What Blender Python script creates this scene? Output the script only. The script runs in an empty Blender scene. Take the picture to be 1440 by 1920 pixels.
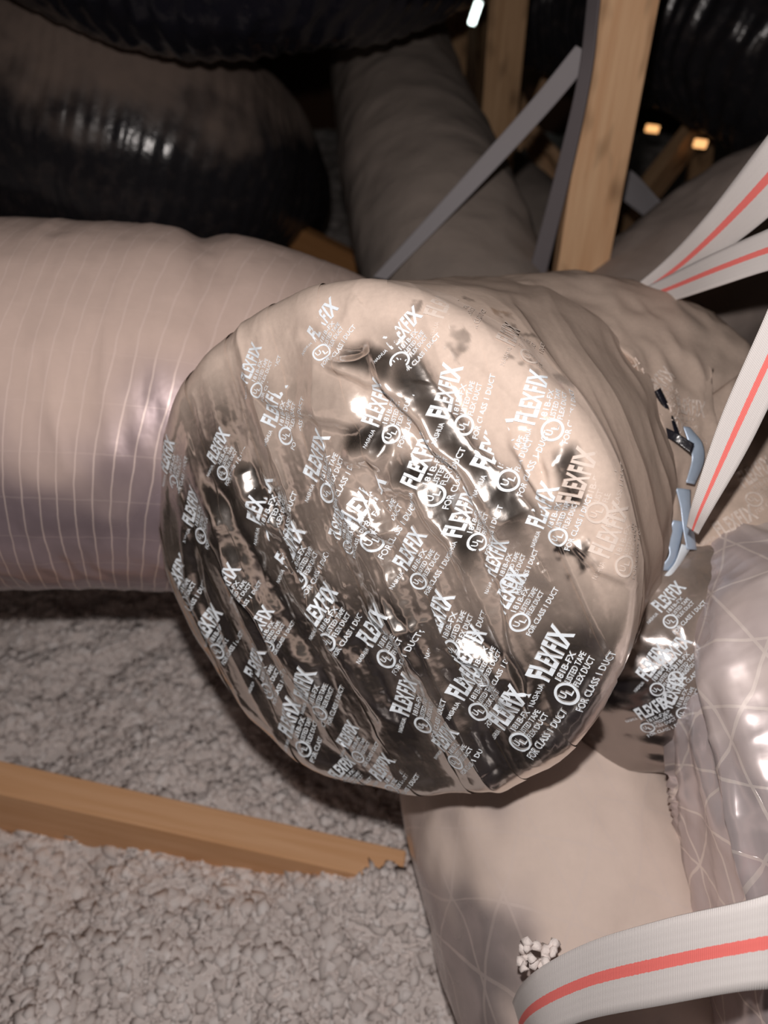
import bpy, bmesh, math, random
import numpy as np
from mathutils import Vector

# ------------------------------------------------------------------ camera, light, exposure
SC = bpy.context.scene
COL = SC.collection
FPX = 1442.0
TH = math.radians(38)
CAM = np.array([0.0, 0.0, 1.15])
RV = np.array([1.0, 0, 0]); FV = np.array([0, math.cos(TH), -math.sin(TH)]); UV_ = np.array([0, math.sin(TH), math.cos(TH)])
cd = bpy.data.cameras.new('camera'); cam = bpy.data.objects.new('camera', cd); COL.objects.link(cam)
cam.location = CAM; cam.rotation_euler = (math.pi/2 - TH, 0, 0)
cd.sensor_fit = 'VERTICAL'; cd.sensor_height = 36; cd.sensor_width = 27; cd.lens = FPX/1920*36
cd.clip_start = 0.02; cd.clip_end = 50
cd.dof.use_dof = True; cd.dof.focus_distance = 0.62; cd.dof.aperture_fstop = 4.0
SC.camera = cam
w = bpy.data.worlds.new('attic_dark'); SC.world = w; w.use_nodes = True
w.node_tree.nodes['Background'].inputs[0].default_value = (1.0, .86, .72, 1)
w.node_tree.nodes['Background'].inputs[1].default_value = 0.012
ld = bpy.data.lights.new('phone_torch', 'POINT'); ld.energy = 21.5; ld.shadow_soft_size = 0.012; ld.color = (1, .92, .88)
lo = bpy.data.objects.new('phone_torch', ld); COL.objects.link(lo)
lo.location = CAM + UV_*0.10 - RV*0.012 + FV*0.0
SC.view_settings.view_transform = 'Standard'; SC.view_settings.look = 'None'
SC.view_settings.exposure = 0.0; SC.view_settings.gamma = 1.0; SC.view_settings.use_curve_mapping = False

def P(x, y, d):
    return CAM + FV*d + RV*((x-720)/FPX*d) + UV_*((960-y)/FPX*d)
def proj(pts):
    q = pts - CAM; d = q@FV
    return np.stack([720+FPX*(q@RV)/d, 960-FPX*(q@UV_)/d, d], -1)

# ------------------------------------------------------------------ noise
def _h(i, j, k, s):
    with np.errstate(over='ignore'):
        n = (i.astype(np.int64)*374761393 + j.astype(np.int64)*668265263 + k.astype(np.int64)*2147483647 + s*974634777) & 0xffffffff
        n = ((n ^ (n >> 13))*1274126177) & 0xffffffff
        n = (n ^ (n >> 16))
    return (n & 0xffffff)/float(0xffffff)*2-1
def vn(x, y, z=0.0, s=0):
    x = np.asarray(x, float); y = np.asarray(y, float); z = np.asarray(z, float)+0*x
    i, j, k = np.floor(x), np.floor(y), np.floor(z)
    f, g, h = x-i, y-j, z-k
    f = f*f*f*(f*(f*6-15)+10); g = g*g*g*(g*(g*6-15)+10); h = h*h*(3-2*h)
    r = 0
    for a in (0, 1):
        for b in (0, 1):
            for c in (0, 1):
                wt = (f if a else 1-f)*(g if b else 1-g)*(h if c else 1-h)
                r = r + wt*_h(i+a, j+b, k+c, s)
    return r
def fbm(x, y, z=0.0, s=0, o=3):
    r = 0; a = 1.0
    for q in range(o):
        r = r + a*vn(x, y, z, s+q); x, y, z = x*2.03+5.1, y*2.03+1.7, np.asarray(z)*2.03; a *= .5
    return r
def ridged(x, y, z=0.0, s=0, o=3):
    r = 0; a = 1.0
    for q in range(o):
        r = r + a*(1-2*np.abs(vn(x, y, z, s+q))); x, y, z = x*2.1+3.1, y*2.1+7.7, np.asarray(z)*2.1; a *= .45
    return r
def sst(a, b, x):
    t = np.clip((x-a)/(b-a), 0, 1); return t*t*(3-2*t)

# ------------------------------------------------------------------ materials
def mat(name):
    m = bpy.data.materials.new(name); m.use_nodes = True
    nt = m.node_tree; N = nt.nodes; L = nt.links
    b = N['Principled BSDF']
    return m, nt, N, L, b
def nd(N, t, **k):
    n = N.new(t)
    for a, v in k.items():
        if a in n.inputs.keys(): n.inputs[a].default_value = v
        else: setattr(n, a, v)
    return n
def ramp(N, L, src, stops):
    r = N.new('ShaderNodeValToRGB'); L.new(src, r.inputs[0])
    e = r.color_ramp.elements
    while len(e) < len(stops): e.new(0.5)
    for el, (p, c) in zip(e, stops):
        el.position = p; el.color = (*c, 1) if len(c) == 3 else c
    return r.outputs[0]
def mixc(N, L, f, a, b):
    m = N.new('ShaderNodeMix'); m.data_type = 'RGBA'
    for s, v in ((0, f), (6, a), (7, b)):
        if hasattr(v, 'is_linked'): L.new(v, m.inputs[s])
        elif s == 0: m.inputs[0].default_value = v
        else: m.inputs[s].default_value = (*v, 1)
    return m.outputs[2]
def math_(N, L, op, a, b=0.0, c=None):
    m = N.new('ShaderNodeMath'); m.operation = op
    for i, v in enumerate((a, b, c)):
        if v is None: continue
        if hasattr(v, 'is_linked'): L.new(v, m.inputs[i])
        else: m.inputs[i].default_value = v
    return m.outputs[0]
def coords(N, L, kind='Object', scale=(1, 1, 1)):
    t = N.new('ShaderNodeTexCoord'); mp = N.new('ShaderNodeMapping'); L.new(t.outputs[kind], mp.inputs[0]); mp.inputs['Scale'].default_value = scale
    return mp.outputs[0]
def noise(N, L, co, sc, det=4, rough=.55, out=0):
    n = nd(N, 'ShaderNodeTexNoise'); n.inputs['Scale'].default_value = sc; n.inputs['Detail'].default_value = det; n.inputs['Roughness'].default_value = rough
    L.new(co, n.inputs['Vector']); return n.outputs[out]
def bump(N, L, b, h, strength=.3, dist=.002):
    n = N.new('ShaderNodeBump'); n.inputs['Strength'].default_value = strength; n.inputs['Distance'].default_value = dist
    L.new(h, n.inputs['Height']); L.new(n.outputs[0], b.inputs['Normal']); return n

def m_foil(name, film, dust, rough=.16, dust_min=.10):
    """shiny metallised film with an even layer of attic dust where the 'dust' attribute says so"""
    m, nt, N, L, b = mat(name)
    at = N.new('ShaderNodeAttribute'); at.attribute_name = 'dust'
    co = coords(N, L)
    n1 = noise(N, L, co, 28, 5, .6)
    n2 = noise(N, L, co, 240, 3, .6)
    f = math_(N, L, 'ADD', at.outputs['Fac'], math_(N, L, 'MULTIPLY', math_(N, L, 'SUBTRACT', n1, .5), .25))
    f = math_(N, L, 'MAXIMUM', math_(N, L, 'MINIMUM', f, 1.0), dust_min)
    b.inputs['Base Color'].default_value = (*film, 1); b.inputs['Metallic'].default_value = 1; b.inputs['Roughness'].default_value = rough
    bump(N, L, b, n1, .10, .004)
    d = N.new('ShaderNodeBsdfDiffuse'); L.new(mixc(N, L, n2, tuple(c*.86 for c in dust), tuple(min(1, c*1.08) for c in dust)), d.inputs[0])
    mx = N.new('ShaderNodeMixShader'); L.new(f, mx.inputs[0]); L.new(b.outputs[0], mx.inputs[1]); L.new(d.outputs[0], mx.inputs[2])
    L.new(mx.outputs[0], N['Material Output'].inputs[0])
    return m

def m_scrim(name, base, dustc, line, kind='rings', pitch=.0172, slope=.12, rough=.24):
    """reinforced duct jacket: film over fibreglass threads"""
    m, nt, N, L, b = mat(name)
    t = N.new('ShaderNodeTexCoord'); sp = N.new('ShaderNodeSeparateXYZ'); L.new(t.outputs['UV'], sp.inputs[0])
    co = coords(N, L)
    wob = noise(N, L, co, 9, 3)
    at = N.new('ShaderNodeAttribute'); at.attribute_name = 'dust'
    def line_mask(expr, wd):
        fr = math_(N, L, 'FRACT', expr)
        a = math_(N, L, 'ABSOLUTE', math_(N, L, 'SUBTRACT', fr, .5))
        return math_(N, L, 'LESS_THAN', a, wd)
    u = math_(N, L, 'ADD', sp.outputs[0], math_(N, L, 'MULTIPLY', wob, .012))
    v = sp.outputs[1]
    if kind == 'rings':
        e = math_(N, L, 'MULTIPLY', math_(N, L, 'ADD', u, math_(N, L, 'MULTIPLY', v, slope)), 1/pitch)
        msk = line_mask(e, .05)
        e2 = math_(N, L, 'MULTIPLY', v, 1/.05); msk2 = math_(N, L, 'MULTIPLY', line_mask(e2, .02), .18)
        msk = math_(N, L, 'MAXIMUM', msk, msk2)
    else:
        masks = []
        for a, bb, pt in ((1.0, .35, .055), (.25, 1.0, .06), (.9, -1.0, .083)):
            e = math_(N, L, 'MULTIPLY', math_(N, L, 'ADD', math_(N, L, 'MULTIPLY', u, a), math_(N, L, 'MULTIPLY', v, bb)), 1/pt)
            masks.append(line_mask(e, .022))
        msk = math_(N, L, 'MAXIMUM', math_(N, L, 'MAXIMUM', masks[0], masks[1]), masks[2])
    patch = noise(N, L, co, 11, 4, .6)
    bc = mixc(N, L, ramp(N, L, patch, [(.35, (0, 0, 0)), (.65, (1, 1, 1))]), tuple(c*.8 for c in base), base)
    bc = mixc(N, L, math_(N, L, 'MULTIPLY', msk, .7), bc, line)
    fine = noise(N, L, co, 90, 4, .7)
    dc = mixc(N, L, fine, tuple(c*.9 for c in dustc), dustc)
    f = math_(N, L, 'MINIMUM', math_(N, L, 'MAXIMUM', at.outputs['Fac'], 0.0), 1.0)
    fin = mixc(N, L, f, bc, dc)
    L.new(mixc(N, L, math_(N, L, 'MULTIPLY', msk, .22), fin, line), b.inputs['Base Color'])
    L.new(math_(N, L, 'ADD', rough, math_(N, L, 'MULTIPLY', f, .6)), b.inputs['Roughness'])
    L.new(math_(N, L, 'MULTIPLY', math_(N, L, 'SUBTRACT', 1.0, f), .45), b.inputs['Metallic'])
    bump(N, L, b, math_(N, L, 'ADD', math_(N, L, 'MULTIPLY', msk, .35), patch), .35, .004)
    return m

def m_plain(name, col, rough=.6, metal=0.0, var=.15, sc=30, bstr=.15, spec=.5, stretch=(1, 1, 1)):
    m, nt, N, L, b = mat(name)
    co = coords(N, L, 'Object', stretch); n = noise(N, L, co, sc, 4)
    L.new(mixc(N, L, n, tuple(c*(1-var) for c in col), tuple(min(1, c*(1+var)) for c in col)), b.inputs['Base Color'])
    b.inputs['Roughness'].default_value = rough; b.inputs['Metallic'].default_value = metal
    b.inputs['Specular IOR Level'].default_value = spec
    if bstr: bump(N, L, b, n, bstr, .003)
    return m
def m_blackduct(name, col, dustc, rough=.22):
    m, nt, N, L, b = mat(name)
    at = N.new('ShaderNodeAttribute'); at.attribute_name = 'dust'
    co = coords(N, L); n = noise(N, L, co, 35, 4)
    f = math_(N, L, 'MINIMUM', math_(N, L, 'MAXIMUM', math_(N, L, 'ADD', at.outputs['Fac'], math_(N, L, 'MULTIPLY', math_(N, L, 'SUBTRACT', n, .5), .6)), 0.0), 1.0)
    L.new(mixc(N, L, f, col, dustc), b.inputs['Base Color'])
    L.new(math_(N, L, 'ADD', rough, math_(N, L, 'MULTIPLY', f, .7)), b.inputs['Roughness'])
    bump(N, L, b, noise(N, L, co, 60, 3), .4, .003)
    return m
def m_wood(name, c1, c2, knots=True):
    m, nt, N, L, b = mat(name)
    co = coords(N, L, 'UV', (1.2, 22, 1)); co2 = coords(N, L, 'UV', (3, 9, 1))
    g = noise(N, L, co, 3.0, 5, .6); k = noise(N, L, co2, 2.2, 2)
    c = mixc(N, L, ramp(N, L, g, [(.3, (0, 0, 0)), (.7, (1, 1, 1))]), c1, c2)
    if knots: c = mixc(N, L, math_(N, L, 'MULTIPLY', ramp(N, L, k, [(.56, (0, 0, 0)), (.70, (1, 1, 1))]), .7), c, tuple(x*.35 for x in c1))
    L.new(c, b.inputs['Base Color']); b.inputs['Roughness'].default_value = .75; b.inputs['Specular IOR Level'].default_value = .2
    bump(N, L, b, g, .2, .001)
    return m
def m_strap(name, base, red, stripe=.045, stripe_c=.5):
    m, nt, N, L, b = mat(name)
    t = N.new('ShaderNodeTexCoord'); sp = N.new('ShaderNodeSeparateXYZ'); L.new(t.outputs['UV'], sp.inputs[0])
    wv = nd(N, 'ShaderNodeTexWave'); wv.inputs['Scale'].default_value = 1.0; L.new(coords(N, L, 'UV', (190, 6, 1)), wv.inputs['Vector']); wv.inputs['Distortion'].default_value = 1.5
    nz = noise(N, L, coords(N, L, 'UV', (350, 12, 1)), 1.0, 2)
    edge = math_(N, L, 'ADD', sp.outputs[1], math_(N, L, 'MULTIPLY', math_(N, L, 'SUBTRACT', nz, .5), .03))
    s = math_(N, L, 'LESS_THAN', math_(N, L, 'ABSOLUTE', math_(N, L, 'SUBTRACT', edge, stripe_c)), stripe)
    c = mixc(N, L, wv.outputs['Fac'], tuple(x*.86 for x in base), base)
    if red: c = mixc(N, L, s, c, red)
    L.new(c, b.inputs['Base Color']); b.inputs['Roughness'].default_value = .65; b.inputs['Specular IOR Level'].default_value = .25
    rib = nd(N, 'ShaderNodeTexWave'); rib.bands_direction = 'Y'; rib.inputs['Scale'].default_value = 1.0; L.new(coords(N, L, 'UV', (3, 3, 1)), rib.inputs['Vector'])
    bump(N, L, b, math_(N, L, 'ADD', wv.outputs['Fac'], math_(N, L, 'MULTIPLY', rib.outputs['Fac'], .25)), .3, .0010)
    return m

M = {}
M['foil'] = m_foil('dusty_metallised_tape', (.80, .75, .71), (.60, .49, .42), .19, .03)
M['foil_shade_toned'] = m_foil('clean_tape_shade_toned', (.36, .33, .32), (.45, .37, .32), .18, .02)  # same tape film, colour darkened to paint in the shade of its downward side
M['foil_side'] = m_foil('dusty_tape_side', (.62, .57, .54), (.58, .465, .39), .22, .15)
M['duct_left'] = m_scrim('ringed_duct_jacket', (.38, .30, .33), (.62, .48, .42), (.80, .66, .62))
M['duct_right'] = m_scrim('net_duct_jacket', (.72, .64, .65), (.70, .60, .55), (.92, .84, .80), 'net')
M['duct_low'] = m_scrim('low_duct_jacket', (.50, .43, .42), (.72, .60, .53), (.64, .55, .52), 'net')
M['print'] = m_plain('white_print', (.78, .86, .93), .5, 0, .04, 90, 0)
M['print_dusty'] = m_plain('dusted_print', (.66, .57, .51), .7, 0, .1, 90, 0)
M['seam'] = m_plain('tape_edge', (.16, .13, .12), .35, .6, .2, 60, 0)
M['black'] = m_blackduct('black_duct_film', (.024, .023, .027), (.20, .15, .125), .2)
M['black2'] = m_blackduct('black_duct_film_upper', (.012, .012, .018), (.05, .04, .04), .16)
M['grey'] = m_blackduct('grey_duct_film', (.22, .19, .172), (.33, .275, .24), .5)
M['grey2'] = m_blackduct('brown_grey_duct_film', (.24, .20, .18), (.34, .28, .25), .5)
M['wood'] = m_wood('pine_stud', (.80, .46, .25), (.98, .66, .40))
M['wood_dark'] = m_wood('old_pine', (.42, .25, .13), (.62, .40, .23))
M['wood_orange'] = m_wood('dark_orange_board', (.30, .14, .05), (.40, .20, .08), False)
M['wood_low'] = m_wood('brace_pine', (.80, .44, .22), (.92, .56, .32), False)
M['deck'] = m_wood('roof_board', (.10, .05, .03), (.17, .09, .05))
M['dark'] = m_plain('dark_board', (.02, .017, .015), .9)
M['strap'] = m_strap('white_webbing_red_stripe', (.80, .77, .76), (.95, .22, .20), .075)
M['strap_grey'] = m_strap('grey_webbing', (.40, .38, .40), None)
M['strap_dark'] = m_strap('dark_webbing', (.19, .17, .18), None)
M['blue'] = m_plain('bluish_film', (.50, .62, .78), .4, .25, .15, 60, .2)
M['wool'] = None
def m_wool():
    m, nt, N, L, b = mat('blown_insulation')
    co = coords(N, L); n = noise(N, L, co, 60, 5, .7); n2 = noise(N, L, co, 7, 3)
    c = ramp(N, L, n, [(.25, (.74, .67, .64)), (.5, (.86, .79, .76)), (.75, (.96, .90, .87))])
    c = mixc(N, L, math_(N, L, 'MULTIPLY', n2, .35), c, (.76, .69, .66))
    L.new(c, b.inputs['Base Color']); b.inputs['Roughness'].default_value = 1; b.inputs['Specular IOR Level'].default_value = .05
    bump(N, L, b, n, .5, .006)
    return m
M['wool'] = m_wool()
def m_tuft():
    m, nt, N, L, b = mat('insulation_tuft')
    at = N.new('ShaderNodeAttribute'); at.attribute_name = 'tone'
    c = ramp(N, L, at.outputs['Fac'], [(0, (.74, .67, .64)), (.5, (.87, .80, .77)), (1, (.98, .93, .91))])
    L.new(c, b.inputs['Base Color']); b.inputs['Roughness'].default_value = 1; b.inputs['Specular IOR Level'].default_value = .05
    return m
M['tuft'] = m_tuft()
def m_emit(name, col, st):
    m, nt, N, L, b = mat(name)
    b.inputs['Emission Color'].default_value = (*col, 1); b.inputs['Emission Strength'].default_value = st; return m

# ------------------------------------------------------------------ object helpers
def tag(o, label=None, cat=None, group=None, kind=None):
    if label: o['label'] = label
    if cat: o['category'] = cat
    if group: o['group'] = group
    if kind: o['kind'] = kind
    return o
def thing(name, label, cat, loc, group=None):
    o = bpy.data.objects.new(name, None); COL.objects.link(o); o.location = loc; o.empty_display_size = .05
    return tag(o, label, cat, group)
def link(name, me, m, parent=None):
    o = bpy.data.objects.new(name, me); COL.objects.link(o)
    if m: me.materials.append(m)
    if parent is not None:
        o.parent = parent; o.matrix_parent_inverse.identity()
        o.location = -Vector(parent.location) if parent.parent is None else (0, 0, 0)
    return o
def grid_mesh(name, V, closed_v=False, uv=None, dust=None, m=None, parent=None, flip=False, thick=0):
    """V: (nu,nv,3) grid; closed_v wraps the second direction"""
    nu, nv = V.shape[:2]
    idx = np.arange(nu*nv).reshape(nu, nv)
    if closed_v: a = idx[:-1]; b = np.roll(idx, -1, 1)[:-1]; c = np.roll(idx, -1, 1)[1:]; d = idx[1:]
    else: a = idx[:-1, :-1]; b = idx[:-1, 1:]; c = idx[1:, 1:]; d = idx[1:, :-1]
    F = np.stack([a, b, c, d], -1).reshape(-1, 4)
    if flip: F = F[:, ::-1]
    me = bpy.data.meshes.new(name)
    me.vertices.add(nu*nv); me.vertices.foreach_set('co', V.reshape(-1).astype(np.float32))
    me.loops.add(F.size); me.loops.foreach_set('vertex_index', F.reshape(-1).astype(np.int32))
    me.polygons.add(len(F)); me.polygons.foreach_set('loop_start', np.arange(0, F.size, 4, dtype=np.int32))
    me.polygons.foreach_set('use_smooth', np.ones(len(F), bool))
    if uv is not None:
        lay = me.uv_layers.new(name='UVMap'); U = uv.reshape(-1, 2)[F.reshape(-1)]
        if closed_v:
            # fix wrap: loops of last column
            j = np.broadcast_to(np.arange(nv), (nu-1, nv)).reshape(-1)
            per = uv[0, -1, 1]-uv[0, 0, 1]; per = per*nv/(nv-1)
            U = U.reshape(-1, 4, 2).copy(); last = j == nv-1
            cols = (1, 2) if not flip else (1, 2)
            for q in cols: U[last, q, 1] += per
            U = U.reshape(-1, 2)
        lay.data.foreach_set('uv', U.reshape(-1).astype(np.float32))
    me.update(calc_edges=True); me.validate()
    if dust is not None:
        at = me.attributes.new('dust', 'FLOAT', 'POINT'); at.data.foreach_set('value', dust.reshape(-1).astype(np.float32))
    o = link(name, me, m, parent)
    if thick:
        sm = o.modifiers.new('thickness', 'SOLIDIFY'); sm.thickness = thick; sm.offset = -1
    return o
def catmull(pts, n):
    pts = np.array(pts, float); Pn = np.vstack([2*pts[0]-pts[1], pts, 2*pts[-1]-pts[-2]])
    seg = len(pts)-1; t = np.linspace(0, seg, n); i = np.minimum(t.astype(int), seg-1); f = (t-i)[:, None]
    p0, p1, p2, p3 = Pn[i], Pn[i+1], Pn[i+2], Pn[i+3]
    return .5*((2*p1)+(-p0+p2)*f+(2*p0-5*p1+4*p2-p3)*f**2+(-p0+3*p1-3*p2+p3)*f**3)
def norm(v): return v/np.maximum(np.linalg.norm(v, axis=-1, keepdims=True), 1e-9)
def tube(name, pts, rad, m, parent=None, ns=200, nv=120, disp=None, dustf=None, squash=None, caps=True):
    C = catmull(pts, ns); r = catmull(np.array(rad, float)[:, None], ns)[:, 0]
    T = norm(np.gradient(C, axis=0))
    up = np.array([0, 0, 1.0]); 
    if abs(T[0]@up) > .9: up = np.array([0, 1.0, 0])
    e1 = np.zeros_like(T); v = norm(up - (up@T[0])*T[0]); e1[0] = v
    for i in range(1, ns): v = norm(v-(v@T[i])*T[i]); e1[i] = v
    e2 = np.cross(T, e1)
    s = np.concatenate([[0], np.cumsum(np.linalg.norm(np.diff(C, axis=0), axis=1))])
    a = np.linspace(0, 2*np.pi, nv, endpoint=False)
    A, S = np.meshgrid(a, s); Rm = np.repeat(r[:, None], nv, 1)
    D = e1[:, None]*np.cos(A)[..., None]+e2[:, None]*np.sin(A)[..., None]
    V0 = C[:, None]+D*Rm[..., None]
    if disp is not None: Rm = Rm+disp(S, A, V0, D, Rm)
    V = C[:, None]+D*Rm[..., None]
    dn = D[..., 2]
    dust = dustf(S, A, V, dn) if dustf else np.zeros_like(S)
    uv = np.stack([S, A*np.mean(r)], -1)
    if caps:   # rounded closing rings
        V = np.concatenate([np.repeat(C[:1, None], nv, 1), V, np.repeat(C[-1:, None], nv, 1)], 0)
        uv = np.concatenate([uv[:1], uv, uv[-1:]], 0); dust = np.concatenate([dust[:1], dust, dust[-1:]], 0)
    return grid_mesh(name, V, True, uv, dust, m, parent)
def ribbon(name, Lp, Rp, m, parent=None, n=80, thick=.0022, sag=0):
    A = catmull([P(*p) for p in Lp], n); B = catmull([P(*p) for p in Rp], n)
    nv = 10; t = np.linspace(0, 1, nv)[None, :, None]
    V = A[:, None]*(1-t)+B[:, None]*t
    mid = (A+B)/2; s = np.concatenate([[0], np.cumsum(np.linalg.norm(np.diff(mid, axis=0), axis=1))])
    uv = np.stack([np.repeat(s[:, None], nv, 1), np.repeat(np.linspace(0, 1, nv)[None], n, 0)], -1)
    if sag:
        nn = norm(np.cross(np.gradient(mid, axis=0), B-A)); V = V + nn[:, None]*(sag*np.sin(np.pi*t))
    o = grid_mesh(name, V, False, uv, None, m, parent, thick=thick)
    return o
def board(name, A, B, wdir, wd, th, m, parent=None, bev=.003, seg=1):
    """timber from A to B (centre line); wdir = direction of its wide face width"""
    A = np.array(A, float); B = np.array(B, float); T = norm(B-A); W = np.array(wdir, float); W = norm(W-(W@T)*T); H = np.cross(T, W)
    L = np.linalg.norm(B-A); bm = bmesh.new()
    vs = [bm.verts.new(Vector((x, y, z))) for x in (0, L) for y in (-wd/2, wd/2) for z in (-th/2, th/2)]
    for f in ((0, 1, 3, 2), (4, 6, 7, 5), (0, 4, 5, 1), (2, 3, 7, 6), (0, 2, 6, 4), (1, 5, 7, 3)): bm.faces.new([vs[i] for i in f])
    bmesh.ops.recalc_face_normals(bm, faces=bm.faces)
    bmesh.ops.bevel(bm, geom=list(bm.edges), offset=bev, segments=2, affect='EDGES', profile=.5)
    uvl = bm.loops.layers.uv.new('UVMap')
    for f in bm.faces:
        for l in f.loops:
            c = l.vert.co; l[uvl].uv = (c.x, (c.y if abs(f.normal.z) > .5 else c.z+.3))
    me = bpy.data.meshes.new(name); bm.to_mesh(me); bm.free()
    from mathutils import Matrix
    Mx = Matrix(((T[0], W[0], H[0], A[0]), (T[1], W[1], H[1], A[1]), (T[2], W[2], H[2], A[2]), (0, 0, 0, 1)))
    me.transform(Mx)
    return link(name, me, m, parent)

# ------------------------------------------------------------------ the shell of the attic
def plane_obj(name, pts, m, th=.03):
    me = bpy.data.meshes.new(name); c = np.mean(pts, 0); me.from_pydata([tuple(p) for p in pts], [], [(0, 1, 2, 3)])
    o = link(name, me, m); tag(o, kind='structure')
    sm = o.modifiers.new('th', 'SOLIDIFY'); sm.thickness = th
    return o
plane_obj('floor', [(-3, -2.5, 0), (3, -2.5, 0), (3, 5.5, 0), (-3, 5.5, 0)], M['dark'], .02)
plane_obj('wall_back', [(-3, 5.5, 0), (3, 5.5, 0), (3, 5.5, 3.2), (-3, 5.5, 3.2)], M['deck'])
plane_obj('wall_left', [(-3, -2.5, 0), (-3, 5.5, 0), (-3, 5.5, 3.2), (-3, -2.5, 3.2)], M['dark'])
plane_obj('wall_right', [(3, -2.5, 0), (3, 5.5, 0), (3, 5.5, 3.2), (3, -2.5, 3.2)], M['dark'])
plane_obj('wall_front', [(-3, -2.5, 0), (3, -2.5, 0), (3, -2.5, 3.2), (-3, -2.5, 3.2)], M['dark'])
plane_obj('ceiling', [(-3, -2.5, 3.2), (3, -2.5, 3.2), (3, 5.5, 3.2), (-3, 5.5, 3.2)], M['dark'])

# ------------------------------------------------------------------ insulation
GZ = 0.02
def ground_h(x, y):
    h = .10*fbm(x*1.3, y*1.3, 0, 11, 2)*.35 + .018*fbm(x*9, y*9, 0, 17, 3) + .005*fbm(x*38, y*38, 0, 21, 3)
    return GZ+.03+h+.062*np.exp(-(((x-.01)/.10)**2+((y-.525)/.05)**2))
def build_ground():
    nx, ny = 520, 460
    sx = np.linspace(-1, 1, nx); X = 2.9*np.sign(sx)*np.abs(sx)**1.9
    ty = np.linspace(-1, 1, ny); Y = .95+np.where(ty < 0, 3.3, 4.4)*np.sign(ty)*np.abs(ty)**1.9
    Xg, Yg = np.meshgrid(X, Y, indexing='ij'); Z = ground_h(Xg, Yg)
    Z = np.maximum(Z, .012)
    g = grid_mesh('blown_insulation', np.stack([Xg, Yg, Z], -1), False, None, None, M['wool'])
    tag(g, 'grey-beige loose blown insulation covering the attic floor', 'insulation', kind='stuff')
    # loose tufts
    rng = np.random.default_rng(5); n = 60000
    u, v = rng.random(n), rng.random(n)
    px = -60+u*1150; py = 1060+v*900
    d0 = rng.random(n)
    # pixel rays are only used to choose where the view looks densest; tufts lie on the ground itself
    x = -1.0+u*1.75; y = .25+v**1.3*1.55
    z = ground_h(x, y)
    t = (1+5**.5)/2
    ico = norm(np.array([(-1, t, 0), (1, t, 0), (-1, -t, 0), (1, -t, 0), (0, -1, t), (0, 1, t), (0, -1, -t), (0, 1, -t), (t, 0, -1), (t, 0, 1), (-t, 0, -1), (-t, 0, 1)], float))
    fi = np.array([(0, 11, 5), (0, 5, 1), (0, 1, 7), (0, 7, 10), (0, 10, 11), (1, 5, 9), (5, 11, 4), (11, 10, 2), (10, 7, 6), (7, 1, 8), (3, 9, 4), (3, 4, 2), (3, 2, 6), (3, 6, 8), (3, 8, 9), (4, 9, 5), (2, 4, 11), (6, 2, 10), (8, 6, 7), (9, 8, 1)])
    sz = (.0022+.0085*rng.random(n)**3)[:, None, None]
    Vv = ico[None]*sz*(.25+1.35*rng.random((n, 12, 1)))*np.array([1, 1, .5])*(.7+.9*rng.random((n, 1, 3)))
    Vv = Vv+np.stack([x, y, z+.001], -1)[:, None]
    F = (fi[None]+12*np.arange(n)[:, None, None]).reshape(-1, 3)
    me = bpy.data.meshes.new('insulation_tufts'); me.vertices.add(n*12); me.vertices.foreach_set('co', Vv.reshape(-1).astype(np.float32))
    me.loops.add(F.size); me.loops.foreach_set('vertex_index', F.reshape(-1).astype(np.int32)); me.polygons.add(len(F))
    me.polygons.foreach_set('loop_start', np.arange(0, F.size, 3, dtype=np.int32)); me.polygons.foreach_set('use_smooth', np.ones(len(F), bool)); me.update(calc_edges=True)
    at = me.attributes.new('tone', 'FLOAT', 'POINT'); at.data.foreach_set('value', np.repeat(rng.random(n)**1.3, 12).astype(np.float32))
    o = link('insulation_tufts', me, M['tuft'], g); tag(o, kind='stuff')
build_ground()

# ------------------------------------------------------------------ the big wrapped drum
Rd, rc, dome, Ld = .243, .025, .026, .26
nv_ = norm((RV*-math.sin(math.radians(30))*math.cos(math.radians(16)) - UV_*math.sin(math.radians(16)) - FV*math.cos(math.radians(30))*math.cos(math.radians(16))))
e1_ = norm(np.cross(UV_, -nv_)*-1.0); 
e1_ = norm(RV-(RV@nv_)*nv_); e2_ = np.cross(nv_, e1_); 
if e2_@UV_ < 0: e2_ = -e2_
Cf = P(645, 1068, .685)+nv_*.015
Rf = Rd-rc; Lc = rc*math.pi/2
def S0(u, v, h=None):
    r = np.hypot(u, v); ph = np.arctan2(v, u)
    face = r < Rf; sh = (~face) & (r < Rf+Lc)
    a = np.clip((r-Rf)/rc, 0, math.pi/2)
    rr = np.where(face, r, np.where(sh, Rf+rc*np.sin(a), Rd))
    zz = np.where(face, -dome*(r/Rf)**2, np.where(sh, -dome-rc*(1-np.cos(a)), -dome-rc-(r-Rf-Lc)))
    nr = np.where(face, .1*r/Rf, np.sin(a)); nz = np.where(face, 1.0, np.cos(a))
    if h is not None: rr = rr+nr*h; zz = zz+nz*h
    D = np.cos(ph)[..., None]*e1_+np.sin(ph)[..., None]*e2_
    return Cf+D*rr[..., None]+nv_*zz[..., None]
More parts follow.
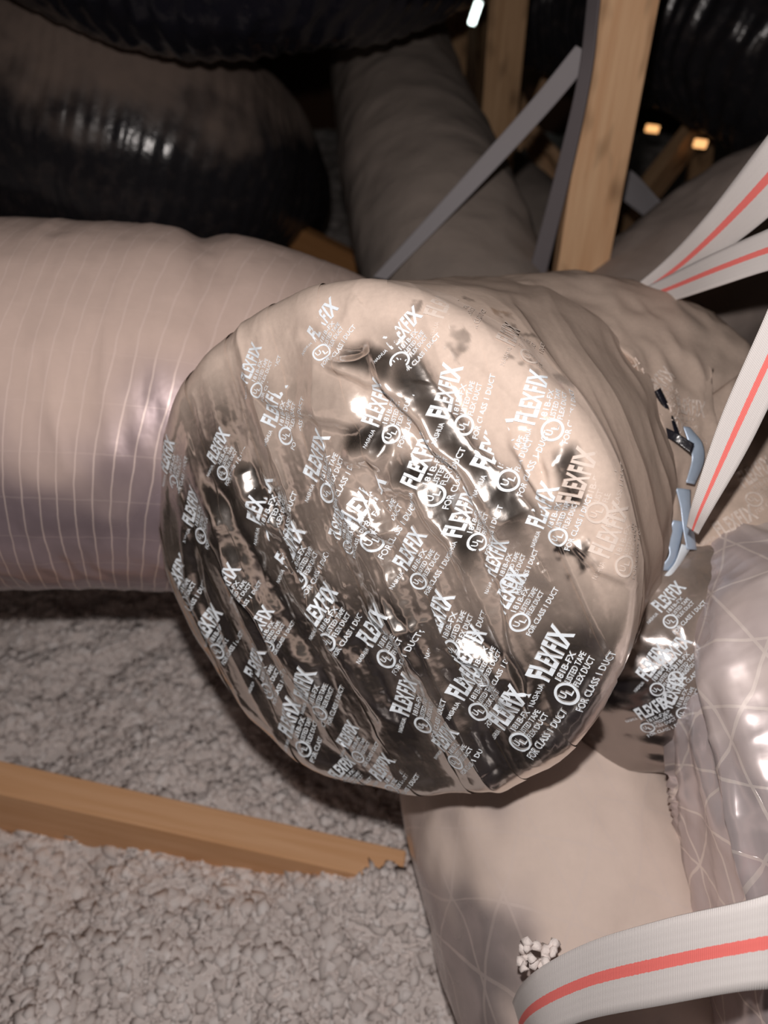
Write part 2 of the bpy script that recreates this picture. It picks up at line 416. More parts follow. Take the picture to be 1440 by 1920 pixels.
# inverse look-up: photo pixel -> (u,v) on the drum
_r = np.linspace(.002, Rf+Lc+Ld, 260); _a = np.linspace(0, 2*np.pi, 500, endpoint=False); _R, _A = np.meshgrid(_r, _a, indexing='ij')
_U, _V = _R*np.cos(_A), _R*np.sin(_A); _W = S0(_U, _V); _pp = proj(_W)
_Nn = np.cross(np.gradient(_W, axis=0), np.gradient(_W, axis=1)); _front = np.einsum('ijk,ijk->ij', _Nn, _W-CAM)
_front = (_front*np.sign(_front[3, 3])) > 0
def pix2uv(x, y):
    d = (_pp[..., 0]-x)**2+(_pp[..., 1]-y)**2+np.where(_front, 0, 1e9)
    k = np.unravel_index(np.argmin(d), d.shape); return np.array([_U[k], _V[k]])

# folds of the film, as polylines (where) with width and height
folds = [
 ([(690, 590), (760, 690), (830, 780), (900, 880), (960, 970), (985, 1050)], .013, .011),
 ([(620, 655), (700, 690), (775, 700)], .010, .006),
 ([(640, 830), (700, 815), (745, 850)], .011, .007),
 ([(375, 860), (430, 990), (500, 1110), (570, 1230), (640, 1380)], .014, .0085),
 ([(430, 1010), (520, 1180), (580, 1330)], .010, .006),
 ([(460, 860), (480, 930), (560, 1010)], .009, .006),
 ([(700, 880), (790, 900), (860, 1000), (900, 1090)], .010, .006),
 ([(640, 920), (700, 960), (760, 1020)], .008, .005),
 ([(560, 1080), (640, 1180), (700, 1290), (760, 1400)], .011, .006),
 ([(700, 1120), (760, 1190), (800, 1280)], .009, .006),
 ([(860, 1180), (940, 1230), (1000, 1330)], .011, .006),
 ([(940, 1010), (965, 1110), (1000, 1230), (1025, 1370)], .007, .004),
 ([(1050, 830), (1065, 900), (1060, 960)], .009, .006),
 ([(990, 790), (1010, 880), (1050, 930)], .006, .004),
 ([(1100, 1010), (1120, 1060), (1180, 1090)], .006, .003),
 ([(560, 620), (640, 640), (700, 640)], .008, -.004),
 ([(350, 950), (370, 1080), (430, 1230)], .010, .006),
 ([(770, 780), (860, 900), (900, 960)], .010, -.005),
 ([(480, 700), (540, 740), (640, 740), (700, 760)], .012, .005),
]
folds_uv = [([pix2uv(*p) for p in pl], wd, hh) for pl, wd, hh in folds]
TA = math.radians(-64); tq = np.array([math.cos(TA+math.pi/2), math.sin(TA+math.pi/2)]); tp = np.array([math.cos(TA), math.sin(TA)])
cen_uv = pix2uv(650, 1080)
def wrinkle(u, v, want_mask=False):
    fm = np.zeros_like(u)
    r = np.hypot(u, v); face = 1-sst(Rf-.01, Rd+.02, r)
    h = np.zeros_like(u)
    wu = u+.006*vn(u*30, v*30, 0, 3); wv = v+.006*vn(u*30, v*30, 0, 4)
    for pl, wd, hh in folds_uv:
        best = np.full(u.shape, 1e9); tt = np.zeros_like(u)
        for k in range(len(pl)-1):
            a, b = pl[k], pl[k+1]; ab = b-a; t = np.clip(((wu-a[0])*ab[0]+(wv-a[1])*ab[1])/(ab@ab), 0, 1)
            d = np.hypot(wu-a[0]-t*ab[0], wv-a[1]-t*ab[1]); f = d < best; best = np.where(f, d, best); tt = np.where(f, (k+t)/(len(pl)-1), tt)
        env = sst(0, .25, tt)*(1-sst(.75, 1, tt))*.85+.15
        a, b = pl[0], pl[-1]; dr_ = (b-a)/np.hypot(*(b-a)); nr_ = np.array([-dr_[1], dr_[0]]); nr_ = nr_*(1 if nr_[1] > 0 else -1)
        seg = np.zeros_like(u)
        bd = np.full(u.shape, 1e9)
        for k in range(len(pl)-1):
            a, b = pl[k], pl[k+1]; ab = b-a; t = np.clip(((wu-a[0])*ab[0]+(wv-a[1])*ab[1])/(ab@ab), 0, 1)
            dx_, dy_ = wu-a[0]-t*ab[0], wv-a[1]-t*ab[1]; d = np.hypot(dx_, dy_); f = d < bd
            bd = np.where(f, d, bd); seg = np.where(f, np.sign(dx_*nr_[0]+dy_*nr_[1])*d, seg)
        x_ = seg/wd
        prof = np.where(x_ < -.9, np.exp(-((x_+.9)/.8)**2), np.clip(1-(x_+.9)/2.1, 0, 1)); prof = prof*prof*(3-2*prof)
        h += 1.35*hh*env*prof
        if hh > .0055: fm = np.maximum(fm, env*np.exp(-np.abs((x_-.4)/1.15)**4))
    p = u*tp[0]+v*tp[1]; q = u*tq[0]+v*tq[1]
    cr = np.exp(-(((u-cen_uv[0])**2+(v-cen_uv[1])**2)/.09**2))
    amp = .35+.65*face
    h += amp*(.0085*ridged(q*13, p*2.3, 0, 31, 2) + .0005*(1+3.5*cr)*ridged(q*45+p*8, p*22, 0, 37, 2) + .00012*(1+4*cr)*ridged(q*150, p*110, 0, 41, 2))
    h += (1-face)*.003*fbm(u*9, v*9, 0, 51, 2)
    if want_mask: return fm
    return h
def drum_dust(u, v, W):
    r = np.hypot(u, v); ph = np.arctan2(v, u)
    D = np.cos(ph)[..., None]*e1_+np.sin(ph)[..., None]*e2_
    upn = D[..., 2]; side = sst(Rf+.004, Rf+Lc+.01, r)
    n = fbm(u*14, v*14, 0, 61, 3)
    d = .07+.07*n
    d = d+.75*sst(-.01, .20, v*.93+u*.30+.02*n)+.5*sst(.17, .235, r)*sst(-.1, .5, upn)
    d = d*(1-.93*wrinkle(u, v, True))
    d = np.maximum(d, side*sst(-.45, .1, upn+.12*n)*1.05)
    for bx, by, br in bare:
        c = pix2uv(bx, by); w1, w2 = br*1.1*fbm(u*70, v*70, 0, 63, 3), br*1.1*fbm(u*70, v*70, 0, 66, 3)
        d = d-.85*np.exp(-((((u-c[0]+w1)*1.0)**2+(v-c[1]+w2)**2)/br**2)**2)
    return np.clip(d, 0, 1)
bare = [(860, 640, .008), (985, 628, .009), (1052, 718, .010), (775, 575, .010), (885, 565, .010), (940, 590, .008), (960, 670, .012), (1090, 1040, .012)]
Cr = Cf-nv_*(dome+rc+Ld)
box = thing('distribution_box', 'round end of a large air distribution drum wrapped in crinkled shiny printed foil tape', 'distribution box', Cf-np.array([0, 0, Rd]))
ext = Rf+Lc+.018
# side wrap
rr_ = np.linspace(Rf+.01, Rf+Lc+Ld, 150); aa_ = np.linspace(0, 2*np.pi, 620, endpoint=False)
Rg, Ag = np.meshgrid(rr_, aa_, indexing='ij'); Ug, Vg = Rg*np.cos(Ag), Rg*np.sin(Ag)
W_ = S0(Ug, Vg, wrinkle(Ug, Vg)-.0015)
sw = grid_mesh('side_wrap', W_, True, None, drum_dust(Ug, Vg, W_), M['foil_side'], box)
tag(sw, 'dust-coated side wrap of the drum')
# face strips
ps = .058; qs = np.arange(-ext, ext, ps); strips = []
for k, q0 in enumerate(qs):
    qa, qb = q0, min(q0+ps+.004, ext-.0004); n1 = max(12, int((qb-qa)/.00125)); n2 = 400
    q = np.linspace(qa, qb, n1); s = np.linspace(-1, 1, n2)
    Q, S_ = np.meshgrid(np.clip(q, -ext+.0004, ext), s, indexing='ij'); Pm = np.sqrt(np.maximum(ext**2-Q**2, 1e-8)); Pg = Pm*S_
    Qw = Q+0*.004*np.sin(Pg*14)
    Un, Vn = Qw*tq[0]+Pg*tp[0], Qw*tq[1]+Pg*tp[1]
    lift = .0009*sst(.35, 1, (Q-qa)/max(ps, 1e-3))*(1+.8*vn(Pg*40, 0*Pg+k, 0, 8))
    Wm = S0(Un, Vn, wrinkle(Un, Vn)+lift)
    strips.append(grid_mesh('tape_strip', Wm, False, None, drum_dust(Un, Vn, Wm), M['foil'], box))

# ------------------------------------------------------------------ printed marks
def text_bm(s, size, x, y, off=0.0, shear=0.0, sx=1.0):
    c = bpy.data.curves.new('t', 'FONT'); c.body = s; c.size = 1; c.offset = off; c.resolution_u = 2; c.shear = shear
    o = bpy.data.objects.new('t', c); COL.objects.link(o)
    me = bpy.data.meshes.new_from_object(o); bpy.data.objects.remove(o); bpy.data.curves.remove(c)
    bm = bmesh.new(); bm.from_mesh(me); bpy.data.meshes.remove(me)
    xs = [v.co.x for v in bm.verts]; wd = max(xs)-min(xs); mn = min(xs)
    for v in bm.verts: v.co = Vector((x+(v.co.x-mn)/wd*sx, y+v.co.y*size, 0))
    return bm
def ring_bm(cx, cy, r0, r1, n=28):
    bm = bmesh.new(); a = [bm.verts.new((cx+r0*math.cos(t), cy+r0*math.sin(t), 0)) for t in np.linspace(0, 2*math.pi, n, endpoint=False)]
    b = [bm.verts.new((cx+r1*math.cos(t), cy+r1*math.sin(t), 0)) for t in np.linspace(0, 2*math.pi, n, endpoint=False)]
    for i in range(n): bm.faces.new((a[i], b[i], b[(i+1) % n], a[(i+1) % n]))
    return bm
def merge(bms):
    me = bpy.data.meshes.new('m'); out = bmesh.new()
    for b in bms: b.to_mesh(me); out.from_mesh(me); b.free()
    bpy.data.meshes.remove(me)
    bmesh.ops.triangulate(out, faces=out.faces)
    for it in range(3):
        es = [e for e in out.edges if e.calc_length() > .09]
        if es: bmesh.ops.subdivide_edges(out, edges=es, cuts=1); bmesh.ops.triangulate(out, faces=out.faces)
    out.verts.ensure_lookup_table()
    V = np.array([v.co[:2] for v in out.verts]); F = [[v.index for v in f.verts] for f in out.faces]; out.free(); return V, F
MARK = merge([text_bm('FL', .52, 0, 0, .035, 0, .27), text_bm('EX', .50, .28, 0, .035, 0, .26), text_bm('F', .52, .56, 0, .035, 0, .10), text_bm('IX', .52, .69, 0, .035, 0, .31),
              text_bm('181B-FX', .15, .12, -.17, .012, 0, .58), text_bm('LISTED TAPE', .14, .16, -.31, .010, 0, .62), text_bm('FLEX DUCT', .14, .18, -.45, .010, 0, .60),
              text_bm('FOR CLASS 1 DUCT', .15, -.22, -.66, .012, 0, 1.22), text_bm('NASHUA', .12, -.46, .02, .004, 0, .38),
              ring_bm(-.03, -.34, .155, .20), text_bm('U', .17, -.135, -.36, .02, 0, .10), text_bm('L', .17, -.02, -.43, .02, 0, .09)])
def make_mark(parent, surf, a, b, m, name='printed_mark', lift=.0011, V=None, F=None, sy=1.0):
    V = MARK[0] if V is None else V; F = MARK[1] if F is None else F
    d = b-a; n = np.array([-d[1], d[0]])
    uv = a[None]+V[:, :1]*d[None]+V[:, 1:]*n[None]*sy
    W = surf(uv[:, 0], uv[:, 1], lift)
    me = bpy.data.meshes.new(name); me.from_pydata(W.tolist(), [], F); me.update()
    return link(name, me, m, parent)
def drum_surf(u, v, lift): return S0(u, v, wrinkle(u, v)+lift)
def strip_of(uv):
    q = uv@tq; k = int(np.clip((q+ext)//ps, 0, len(strips)-1)); return strips[k]
marks = [(513,805,538,722),(595,905,628,815),(598,640,632,590),(745,655,795,595),(845,785,872,688),(925,882,968,785),(1000,795,1025,710),
 (1018,990,1052,908),(866,1005,895,925),(792,912,818,818),(710,800,738,715),(680,985,730,900),(488,985,508,900),(540,1065,580,985),(763,1070,803,1000),
 (600,1175,658,1065),(698,1215,740,1145),(822,1195,852,1115),(950,1150,990,1075),(1028,1275,1078,1190),(950,1360,1000,1290),(880,1250,915,1185),(870,1310,925,1225),
 (765,1345,788,1265),(580,1315,600,1250),(482,1275,502,1205),(400,1195,430,1125),(832,1410,868,1360),(715,1465,742,1425),(553,1375,566,1320),
 (340,1110,358,1045),(365,985,380,920),(315,890,332,830),(505,1185,522,1140),(652,1405,672,1365),(408,870,430,815),(445,1110,462,1060),(470,720,490,650),
 (640,1010,660,950),(930,1080,950,1030),(640,1450,660,1435)]
for x0, y0, x1, y1 in marks:
    a, b = pix2uv(x0, y0), pix2uv(x1, y1)
    L_ = np.linalg.norm(b-a)
    if L_ < .028: b = a+(b-a)/max(L_, 1e-6)*.034
    if L_ > .05: b = a+(b-a)/L_*.045
    par = strip_of((a+b)/2)
    make_mark(par, drum_surf, a, b, M['print'])
for x0, y0, x1, y1 in [(1085,945,1108,865),(1140,1050,1160,990),(960,650,985,600),(830,600,870,560),(1175,1230,1195,1160)]:
    a, b = pix2uv(x0, y0), pix2uv(x1, y1); L_ = np.linalg.norm(b-a); b = a+(b-a)/max(L_, 1e-6)*.042
    rr0 = np.linalg.norm((a+b)/2)
    make_mark(sw if rr0 > ext else strip_of((a+b)/2), drum_surf, a, b, M['print_dusty'])

# ------------------------------------------------------------------ rear body (elbow), its tape neck and tie
def wr_tube(f1, a1, f2, a2, seed, stretch=1.0):
    def d(S, A, V, D, R):
        x, y, z = V[..., 0], V[..., 1], V[..., 2]
        return a1*fbm(x*f1, y*f1, z*f1, seed, 3)+a2*ridged(x*f2, y*f2, z*f2, seed+9, 2)
    return d
def dust_top(lo, hi, amt=1.0, seed=3, nz=.3):
    def d(S, A, V, dn):
        return amt*sst(lo, hi, dn+nz*fbm(V[..., 0]*9, V[..., 1]*9, V[..., 2]*9, seed, 3))
    return d
el_pts = [Cr+nv_*.05, Cr-nv_*.03+RV*.01, P(1085, 890, 1.04), P(1200, 980, 1.02), P(1330, 1090, .95), P(1430, 1190, .88)]
def el_d(S, A, V, D, R):
    return wr_tube(8, .006, 22, .004, 71)(S, A, V, D, R)
el = tube('rear_elbow', el_pts, [.222, .238, .25, .24, .20, .15], M['foil_side'], box, 170, 170, el_d, dust_top(-.25, .35, 1.0, 5, .3))
tag(el, 'dust-coated taped elbow behind the drum')

tag_neck = None
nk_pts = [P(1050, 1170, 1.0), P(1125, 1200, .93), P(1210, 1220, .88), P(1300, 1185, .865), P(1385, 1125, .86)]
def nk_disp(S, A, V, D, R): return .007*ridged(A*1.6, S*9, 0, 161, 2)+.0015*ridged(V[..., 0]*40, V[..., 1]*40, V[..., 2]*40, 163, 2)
neck = tube('neck_wrap', nk_pts, [.12, .128, .130, .125, .105], M['foil_shade_toned'], box, 120, 150, nk_disp, dust_top(.35, .95, .6, 6, .4))
tag(neck, 'shiny taped neck with white print, its shade put into a darker colour')
def surf_from_grid(o, ns, nv):
    n = len(o.data.vertices); a = np.empty(n*3, np.float32); o.data.vertices.foreach_get('co', a)
    return a.reshape(ns+2, nv, 3).astype(float)[1:-1]
def grid_mark(o, ns, nv, x0, y0, x1, y1, m, ln=None, flip=1):
    G = surf_from_grid(o, ns, nv); pr = proj(G)
    n = np.cross(np.gradient(G, axis=0), np.gradient(G, axis=1)); c = G.mean(axis=1, keepdims=True)
    n = norm(n*np.sign(np.einsum('ijk,ijk->ij', n, G-c))[..., None]); fr = np.einsum('ijk,ijk->ij', n, G-CAM) < 0
    def near(x, y):
        d = (pr[..., 0]-x)**2+(pr[..., 1]-y)**2+np.where(fr, 0, 1e9); return np.array(np.unravel_index(np.argmin(d), d.shape), float)
    ia = near(x0, y0); A3 = G[int(ia[0]), int(ia[1])]
    ib = near(x1, y1); B3 = G[int(ib[0]), int(ib[1])]; nn = n[int(ia[0]), int(ia[1])]
    d = B3-A3; d = d-(d@nn)*nn; L = np.linalg.norm(d); ln_ = ln or L; d = d/max(L, 1e-6)*ln_
    up = np.cross(nn, d)
    V, F = MARK; W = A3+V[:, :1]*d+V[:, 1:]*up
    # drop each vertex onto the grid surface
    out = []
    i0, j0 = int(ia[0]), int(ia[1]); I = np.clip(np.arange(i0-30, i0+31), 0, G.shape[0]-1); J = np.arange(j0-30, j0+31) % G.shape[1]
    sub = G[np.ix_(I, J)].reshape(-1, 3); sn = n[np.ix_(I, J)].reshape(-1, 3)
    for w in W:
        q = sub-w; tt = np.linalg.norm(q-(q@nn)[:, None]*nn, axis=1); k = np.argsort(tt)[:3]; wt = 1/(tt[k]+1e-5); wt /= wt.sum()
        hgt = ((sub[k]-w)@nn)@wt; out.append(w+nn*(hgt+.0016))
    me = bpy.data.meshes.new('printed_mark'); me.from_pydata(np.array(out).tolist(), [], F)
    return link('printed_mark', me, m, o)
for q in [(1240, 1150, 1262, 1130), (1250, 1250, 1290, 1210), (1200, 1345, 1240, 1335), (1262, 1330, 1280, 1290), (1215, 1275, 1240, 1250)]:
    grid_mark(neck, 120, 150, *q, M['print'], .036)
for q in [(1345, 1010, 1420, 975), (1395, 915, 1440, 890), (1225, 745, 1250, 730), (1160, 690, 1200, 740), (1270, 770, 1320, 790)]:
    grid_mark(el, 170, 170, *q, M['print_dusty'], .045)

# clamp band, loose bluish film tabs and bits of fluff along the rear rim
ag = np.linspace(0, 2*np.pi, 97)[:-1]
ag = ag[(ag > math.pi*1.5) | (ag < .62)]; ag = np.sort(np.where(ag > math.pi, ag-2*np.pi, ag))
cp = [Cr+nv_*(.010+.006*math.sin(3*a))+(math.cos(a)*e1_+math.sin(a)*e2_)*(Rd+.002) for a in ag]
def ring_band(name, pts, hw, m, parent):
    pts = np.array(pts); n = len(pts); c = pts.mean(0); nvv = 10; an = np.linspace(0, 2*np.pi, nvv, endpoint=False)
    T = norm(np.gradient(pts, axis=0)); R = norm(pts-Cr); B = np.cross(T, R)
    V = pts[:, None]+R[:, None]*(np.cos(an)*.004)[None, :, None]+B[:, None]*(np.sin(an)*hw)[None, :, None]
    return grid_mesh(name, V, True, None, None, m, parent)
tag(ring_band('clamp_band', cp, .006, M['black2'], box), 'black band around the rear rim')
rng = np.random.default_rng(4)
for k, (pts, wd) in enumerate([([(1287, 800), (1300, 830), (1303, 860), (1296, 905)], 20), ([(1278, 915), (1288, 950), (1290, 990), (1296, 1030)], 20), ([(1268, 975), (1262, 1010), (1262, 1040), (1250, 1068)], 20),
                              ([(1283, 1020), (1270, 1055), (1257, 1080), (1245, 1105)], 18), ([(1252, 1100), (1245, 1135), (1238, 1160), (1228, 1180)], 12), ([(1214, 762), (1228, 780), (1240, 800), (1248, 812)], 14),
                              ([(402, 655), (392, 680), (380, 705), (372, 730)], 16), ([(345, 735), (340, 750), (334, 765), (330, 780)], 12)]):
    dd = .772 if k < 6 else .95
    L = [(x-wd/2, y, dd+.004*rng.random()) for x, y in pts]; R = [(x+wd/2, y+3, dd+.006+.01*rng.random()) for x, y in pts]
    L = [(x+5*(rng.random()-.5)*2, y, d) for x, y, d in L]; R = [(x+7*(rng.random()-.5)*2, y+6*(rng.random()-.5), d) for x, y, d in R]
    fl = ribbon('film_tab', L, R, M['blue'] if k != 3 else M['print'], box, 24, .0006, .0015)
    tag(fl, 'bluish loose film tab')
tag(ribbon('tape_end', [(1245, 800, .772), (1270, 812, .765), (1302, 832, .76)], [(1243, 818, .772), (1268, 830, .765), (1296, 850, .76)], M['black2'], box, 20, .001), 'black tape end')

# ------------------------------------------------------------------ ducts
DR = {}
def duct(key, name, label, pts, rad, m, disp, dustf, cat='air duct', ns=220, nv=140, group=None):
    lo_ = np.array(pts[len(pts)//2]) - np.array([0, 0, rad[len(rad)//2]])
    t = thing(name, label, cat, lo_, group)
    o = tube('jacket', pts, rad, m, t, ns, nv, disp, dustf)
    DR[key] = t
    return t
def ring_fold(S, x0, w_, d_): return -d_*np.exp(-((S-x0)/w_)**2)
def left_d(S, A, V, D, R):
    z = V[..., 2]
    return .003*fbm(V[..., 0]*7, V[..., 1]*7, z*7, 81, 2)+.0022*ridged(V[..., 0]*20, V[..., 1]*9, z*9, 83, 2)+.0007*ridged(V[..., 0]*70, V[..., 1]*40, z*40, 85, 2)-.010*np.exp(-((S-.62-.03*np.sin(A))/.015)**2)*np.clip(np.cos(A), 0, 1)-.012*np.exp(-((S-.80)/.012)**2)*np.clip(np.cos(A), 0, 1)
dl = duct('left', 'insulated_duct', 'pinkish silver insulated flex duct with pale ring lines, entering at left', [P(-560, 770, .97), P(-200, 768, .97), P(120, 766, .98), P(400, 785, 1.0), P(640, 850, 1.05), P(840, 900, 1.12)],
     [.226, .226, .226, .226, .225, .215], M['duct_left'], left_d, dust_top(.1, .75, 1.0, 7, .25))
def low_d(S, A, V, D, R):
    return .006*fbm(V[..., 0]*8, V[..., 1]*8, V[..., 2]*8, 91, 3)+.0015*ridged(V[..., 0]*25, V[..., 1]*25, V[..., 2]*25, 92, 2)
dw = duct('low', 'insulated_duct', 'tan dusty insulated flex duct hanging down below the foil drum', [P(920, 1200, 1.14), P(985, 1400, 1.01), P(1068, 1640, .90), P(1165, 1850, .85), (.47, .33, .19), (.76, .37, .185), (1.1, .42, .185)],
     [.165, .172, .170, .158, .17, .17], M['duct_low'], low_d, dust_top(.0, .75, 1.0, 8, .75))
def right_d(S, A, V, D, R):
    # gathered pleats fanning out of the neck
    g = 1-sst(.14, .55, S)
    return g*(.015*ridged(A*3.2+.8*vn(A*2, S*6, 0, 3), S*3.0, 0, 95, 2))*(S > .0)+.004*fbm(V[..., 0]*11, V[..., 1]*11, V[..., 2]*11, 96, 3)+.0016*ridged(V[..., 0]*30, V[..., 1]*30, V[..., 2]*30, 97, 2)
dr = duct('right', 'insulated_duct', 'silvery insulated flex duct with crossing threads, gathered at right edge', [P(1378, 1090, .88), P(1445, 1160, .83), P(1530, 1280, .77), P(1605, 1460, .72), P(1650, 1720, .69), P(1690, 2150, .68)],
     [.09, .115, .142, .155, .152, .150], M['duct_right'], right_d, dust_top(.3, 1.0, .9, 9, .5))

def cor_d(pitch, amp, seed):
    def d(S, A, V, D, R):
        return amp*np.sin(2*np.pi*(S+.01*vn(A*3, S*10, 0, seed))/pitch)+amp*.9*ridged(S*25, A*2.5, 0, seed, 2)+.012*fbm(S*4, A*1.2, 0, seed+2, 2)
    return d
duct('blackA', 'black_duct', 'black flex duct with brown dust on top, behind the left duct', [P(-500, 60, 1.72), P(-150, 130, 1.70), P(150, 225, 1.68), P(330, 285, 1.74), P(440, 325, 1.92), P(500, 350, 2.15)],
     [.275, .275, .27, .25, .215, .18], M['black'], cor_d(.017, .0016, 101), dust_top(.22, .65, 1.0, 11, .25))
duct('blackB', 'black_duct', 'glossy black flex duct crossing along the top edge of the picture', [P(-350, -520, 1.30), P(0, -260, 1.25), P(250, -150, 1.22), P(500, -125, 1.22), P(720, -160, 1.3), P(900, -300, 1.4), P(1050, -480, 1.5)],
     [.17, .17, .17, .17, .17, .17, .17], M['black2'], cor_d(.03, .003, 111), dust_top(.7, 1.4, .3, 12, .3))
duct('blackC', 'black_duct', 'black flex duct hanging at upper right beside the bright stud', [P(1020, -20, 2.3), P(1150, 5, 2.15), P(1340, 42, 1.9), P(1490, 100, 1.78), P(1760, 230, 1.7)],
     [.2, .21, .22, .22, .22], M['black'], cor_d(.035, .0045, 121), dust_top(.55, 1.1, .7, 13, .4))
duct('greyA', 'grey_duct', 'dark grey flex duct sloping down behind the stud and over the left duct', [P(720, 30, 2.1), P(745, 160, 1.9), P(790, 330, 1.62), P(850, 520, 1.42), P(900, 720, 1.36)],
     [.14, .155, .165, .168, .17], M['grey'], wr_tube(6, .008, 12, .002, 131), dust_top(0, .8, 1.0, 14, .3))
duct('greyB', 'grey_duct', 'brown-grey flex duct behind the striped straps at right', [P(1050, 740, 1.5), P(1230, 610, 1.42), P(1400, 500, 1.38), P(1600, 400, 1.35), P(1850, 300, 1.35)],
     [.15, .175, .18, .18, .18], M['grey2'], wr_tube(6, .008, 14, .003, 141), dust_top(-.2, .7, 1.0, 15, .3))
duct('greyC', 'grey_duct', 'dark grey flex duct seen between the two studs', [P(900, 330, 2.3), P(990, 420, 2.1), P(1060, 560, 2.0), P(1110, 760, 1.9)],
     [.12, .12, .13, .13], M['grey'], wr_tube(6, .006, 12, .002, 151), dust_top(0, .9, .6, 16, .3), ns=90, nv=80)

# ------------------------------------------------------------------ timber
def stud(label, px, py, d, half, wd, th, m, ztop=3.15, zbot=.0, group=None, dy=0, dx=0):
    p = P(px, py, d)
    o = board('wall_stud', (p[0], p[1]+th/2, zbot), (p[0]+dx, p[1]+th/2+dy, ztop), (1, 0, 0), wd, th, m)
    return tag(o, label, 'wood stud')
stud('bright pine stud standing upright at right of centre, nearest of the studs', 1082, 530, 1.35, 0, .089, .038, M['wood'], dx=.03)
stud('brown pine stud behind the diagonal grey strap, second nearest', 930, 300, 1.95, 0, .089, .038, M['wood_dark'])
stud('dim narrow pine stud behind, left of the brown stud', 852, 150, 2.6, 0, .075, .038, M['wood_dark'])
def plank(label, A, B, wdir, wd, th, m, name='wood_board', cat='board'):
    return tag(board(name, A, B, wdir, wd, th, m), label, cat)
# truss brace lower left, sinking into the insulation
A_ = P(-420, 1400, 1.185); B_ = P(748, 1662, 1.128)
plank('orange pine brace lying low at left, its end buried in the insulation', A_, B_, (0, 0, 1), .12, .05, M['wood_low'], 'truss_brace', 'brace')
plank('short dark orange board lying behind the left duct', P(452, 392, 1.95), P(690, 510, 1.98), (0, 0, 1), .06, .038, M['wood_orange'])
plank('pale lit board end leaning behind the dark grey duct', P(755, 20, 2.5), P(870, 290, 2.35), (1, 0, .1), .10, .03, M['wood'])
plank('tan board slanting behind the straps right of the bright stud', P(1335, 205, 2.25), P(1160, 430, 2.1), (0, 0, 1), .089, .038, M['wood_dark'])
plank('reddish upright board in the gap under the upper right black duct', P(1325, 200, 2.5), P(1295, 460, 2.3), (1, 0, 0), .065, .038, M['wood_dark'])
plank('bright wooden board at the top right corner', P(1280, -20, 2.4), P(1560, 20, 2.2), (0, 0, 1), .12, .03, M['wood_dark'])
plank('orange wooden post peeking out at the right edge', P(1462, 650, 1.12), P(1452, 830, 1.25), (1, 0, 0), .05, .038, M['wood'], 'wood_post', 'post')
for i, (a, b, lb) in enumerate([((908, 20, 3.0), (893, 760, 2.5), 'splintered reddish board between the two darker studs'), ((950, 150, 2.6), (1160, 640, 2.35), 'orange truss board slanting down right behind the diagonal strap'), ((1060, 60, 2.8), (880, 500, 2.7), 'dim truss board slanting down left between the two right studs')]):
    plank(lb, P(*a), P(*b), (0.3, 0, 1), .06, .03, M['wood_dark'] if i == 0 else M['wood'])
plank('thin splinter of lit wood crossing under the diagonal strap', P(965, 200, 2.4), P(1330, 640, 2.1), (0, 0, 1), .03, .02, M['wood'])
M_ORANGE = m_emit('sunlit_wood_glow', (1, .48, .16), 1.3)  # emission stands in for sunlight falling on two wood ends
# roof vent letting daylight in
vt = thing('gable_vent', 'small gap of white daylight high between the dim studs', 'vent', P(890, 30, 4.4))
tag(board('vent_opening', P(884, 45, 4.4), P(898, 4, 4.4), (1, 0, .2), .035, .01, m_emit('daylight', (.85, 1, .95), 6), vt), kind=None)

# ------------------------------------------------------------------ straps
def strap(label, Lp, Rp, m, n=80, thick=.0022, sag=0, group=None):
    o = ribbon('hanging_strap', Lp, Rp, m, None, n, thick, sag); return tag(o, label, 'strap', group)
strap('thin grey strap running diagonally from the bright stud down to the left', [(1080, 85, 1.12), (995, 190, 1.17), (862, 340, 1.22), (700, 520, 1.27)], [(1116, 105, 1.12), (1028, 210, 1.17), (888, 360, 1.22), (725, 525, 1.26)], M['strap_grey'])
strap('dark strap hanging along the left side of the bright stud', [(1106, -60, 1.07), (1100, 20, 1.09), (1083, 150, 1.12), (1040, 330, 1.2), (978, 560, 1.3)], [(1131, -60, 1.05), (1124, 20, 1.07), (1108, 150, 1.11), (1070, 330, 1.19), (1012, 560, 1.3)], M['strap_dark'])
strap('dim grey strap right of the bright stud, passing behind it', [(1150, 300, 1.55), (1190, 325, 1.5), (1240, 380, 1.42), (1310, 450, 1.33)], [(1130, 345, 1.55), (1180, 385, 1.5), (1240, 430, 1.42), (1298, 470, 1.33)], M['strap_grey'])
strap('white red-striped strap, upper of the two that meet at the right', [(1500, 175, .72), (1425, 275, .76), (1325, 405, .84), (1245, 490, .92), (1160, 560, .99)], [(1535, 300, .73), (1455, 395, .77), (1350, 478, .85), (1275, 528, .92), (1190, 568, .99)], M['strap'])
strap('white red-striped strap, lower of the two that meet at the right', [(1500, 405, .74), (1430, 435, .78), (1330, 480, .85), (1250, 520, .92), (1170, 560, .985)], [(1520, 492, .74), (1440, 508, .78), (1340, 540, .84), (1260, 565, .91), (1190, 578, .975)], M['strap'])
strap('white strap with bold red stripe slanting down beside the drum at right', [(1500, 430, .60), (1435, 590, .62), (1352, 780, .66), (1303, 925, .69), (1288, 985, .72)], [(1570, 530, .60), (1492, 660, .62), (1405, 835, .66), (1338, 950, .69), (1310, 1000, .72)], M['strap'])
strap('wide white strap with red stripe wrapped around the lower duct', [(1500, 1655, .52), (1400, 1688, .53), (1250, 1722, .57), (1100, 1768, .63), (1000, 1825, .68), (962, 1885, .74), (955, 1960, .80)], [(1500, 1850, .52), (1400, 1855, .53), (1250, 1882, .57), (1100, 1912, .63), (1010, 1950, .68), (985, 1985, .74), (975, 2040, .80)], M['strap'])

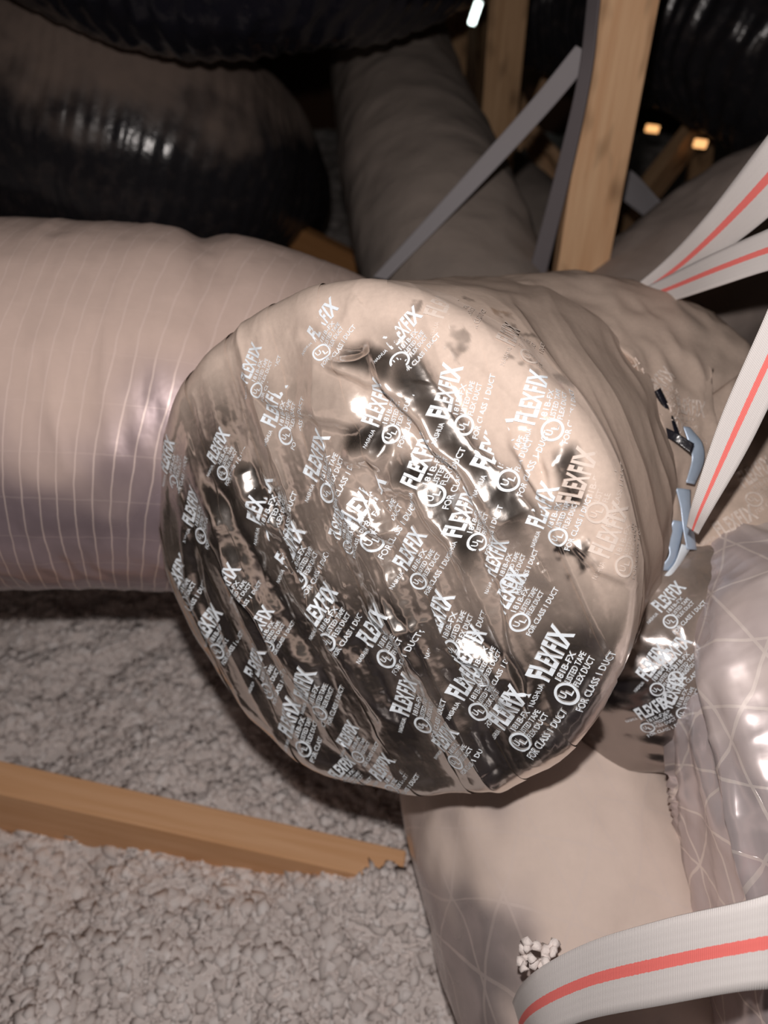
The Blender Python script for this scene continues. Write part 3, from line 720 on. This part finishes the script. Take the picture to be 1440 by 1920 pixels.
# ------------------------------------------------------------------ unseen ducts added behind the viewer as reflections for the drum's film
duct('addedTanA', 'insulated_duct', 'unseen tan dusty duct added behind the viewer for tan reflections in the drum film', [(-1.45, .95, .95), (-1.38, .3, 1.0), (-1.2, -.4, 1.02), (-.7, -1.1, 1.0), (.2, -1.35, .95), (1.1, -1.3, .9)], [.3, .3, .3, .3, .3, .3], M['duct_low'], wr_tube(6, .008, 12, .003, 171), dust_top(-.6, .2, 1.0, 18, .3), ns=120, nv=80)
duct('addedBlackD', 'black_duct', 'unseen black flex duct added by the viewer for dark reflections in the drum film', [(-1.6, .15, .27), (-.95, .08, .27), (-.5, -.01, .27), (-.1, -.03, .27), (.4, -.06, .27), (1.1, -.06, .27)], [.2, .2, .2, .2, .2, .2], M['black2'], wr_tube(6, .004, 20, .002, 181), dust_top(.8, 1.5, .3, 19, .3), ns=120, nv=60)
duct('addedBlackE', 'black_duct', 'second unseen black flex duct added behind the viewer for dark reflections', [(-1.6, -.38, .29), (-.8, -.44, .29), (-.3, -.50, .29), (.3, -.52, .29), (1.1, -.54, .29)], [.22, .22, .22, .22, .22], M['black2'], wr_tube(6, .004, 20, .002, 191), dust_top(.8, 1.5, .3, 20, .3), ns=120, nv=60)

for k, (x, y, d, lb) in enumerate([(500, 560, .99, 'white fluff clump caught behind the drum rim, uppermost'), (416, 632, .95, 'white fluff clump caught behind the drum rim, beside the left duct'), (1010, 1792, .682, 'pale fluff clump pinched between lower duct and striped strap')]):
    bm = bmesh.new(); rg = random.Random(k)
    c0 = P(x, y, d)
    for q in range(22):
        from mathutils import Matrix
        o3 = Vector([rg.uniform(-.016, .016), rg.uniform(-.01, .01), rg.uniform(-.012, .012)])
        bmesh.ops.create_icosphere(bm, subdivisions=1, radius=rg.uniform(.003, .006), matrix=Matrix.Translation(o3) @ Matrix.Rotation(rg.random()*3, 4, 'X'))
    for v in bm.verts: v.co += Vector([rg.uniform(-.0018, .0018) for _ in range(3)])+Vector(c0)
    for f in bm.faces: f.smooth = True
    me = bpy.data.meshes.new('fluff_clump'); bm.to_mesh(me); bm.free()
    tag(link('fluff_clump', me, M['wool']), lb, 'insulation clump')

for x, y, lb in [(1222, 240, 'small wood end given an orange glow for sunlight, beside the bright stud, under the black duct'), (1312, 268, 'small wood end given an orange glow for sunlight, further right, under the black duct')]:
    t = thing('sunlit_wood_end', lb, 'sunlit wood', P(x, y, 2.5 if x < 1250 else 2.12))
    dz = 2.5 if x < 1250 else 2.12; board("glowing_wood", P(x-11, y, dz), P(x+13, y+3, dz), (0, 0, 1), .022, .01, M_ORANGE, t)  # wood end made to glow as if sunlit

# groups for look-alike families
for o in list(bpy.data.objects):
    if o.parent or 'category' not in o.keys(): continue
    g = {'air duct': 'flexible air ducts in the attic', 'wood stud': 'upright studs behind the ducts', 'board': 'loose and truss boards in the background', 'strap': 'webbing straps holding up the ducts', 'insulation clump': 'small fluff clumps on the ducts', 'sunlit wood': 'wood ends given a sunlight glow under the black duct'}.get(o['category'])
    if g: o['group'] = g
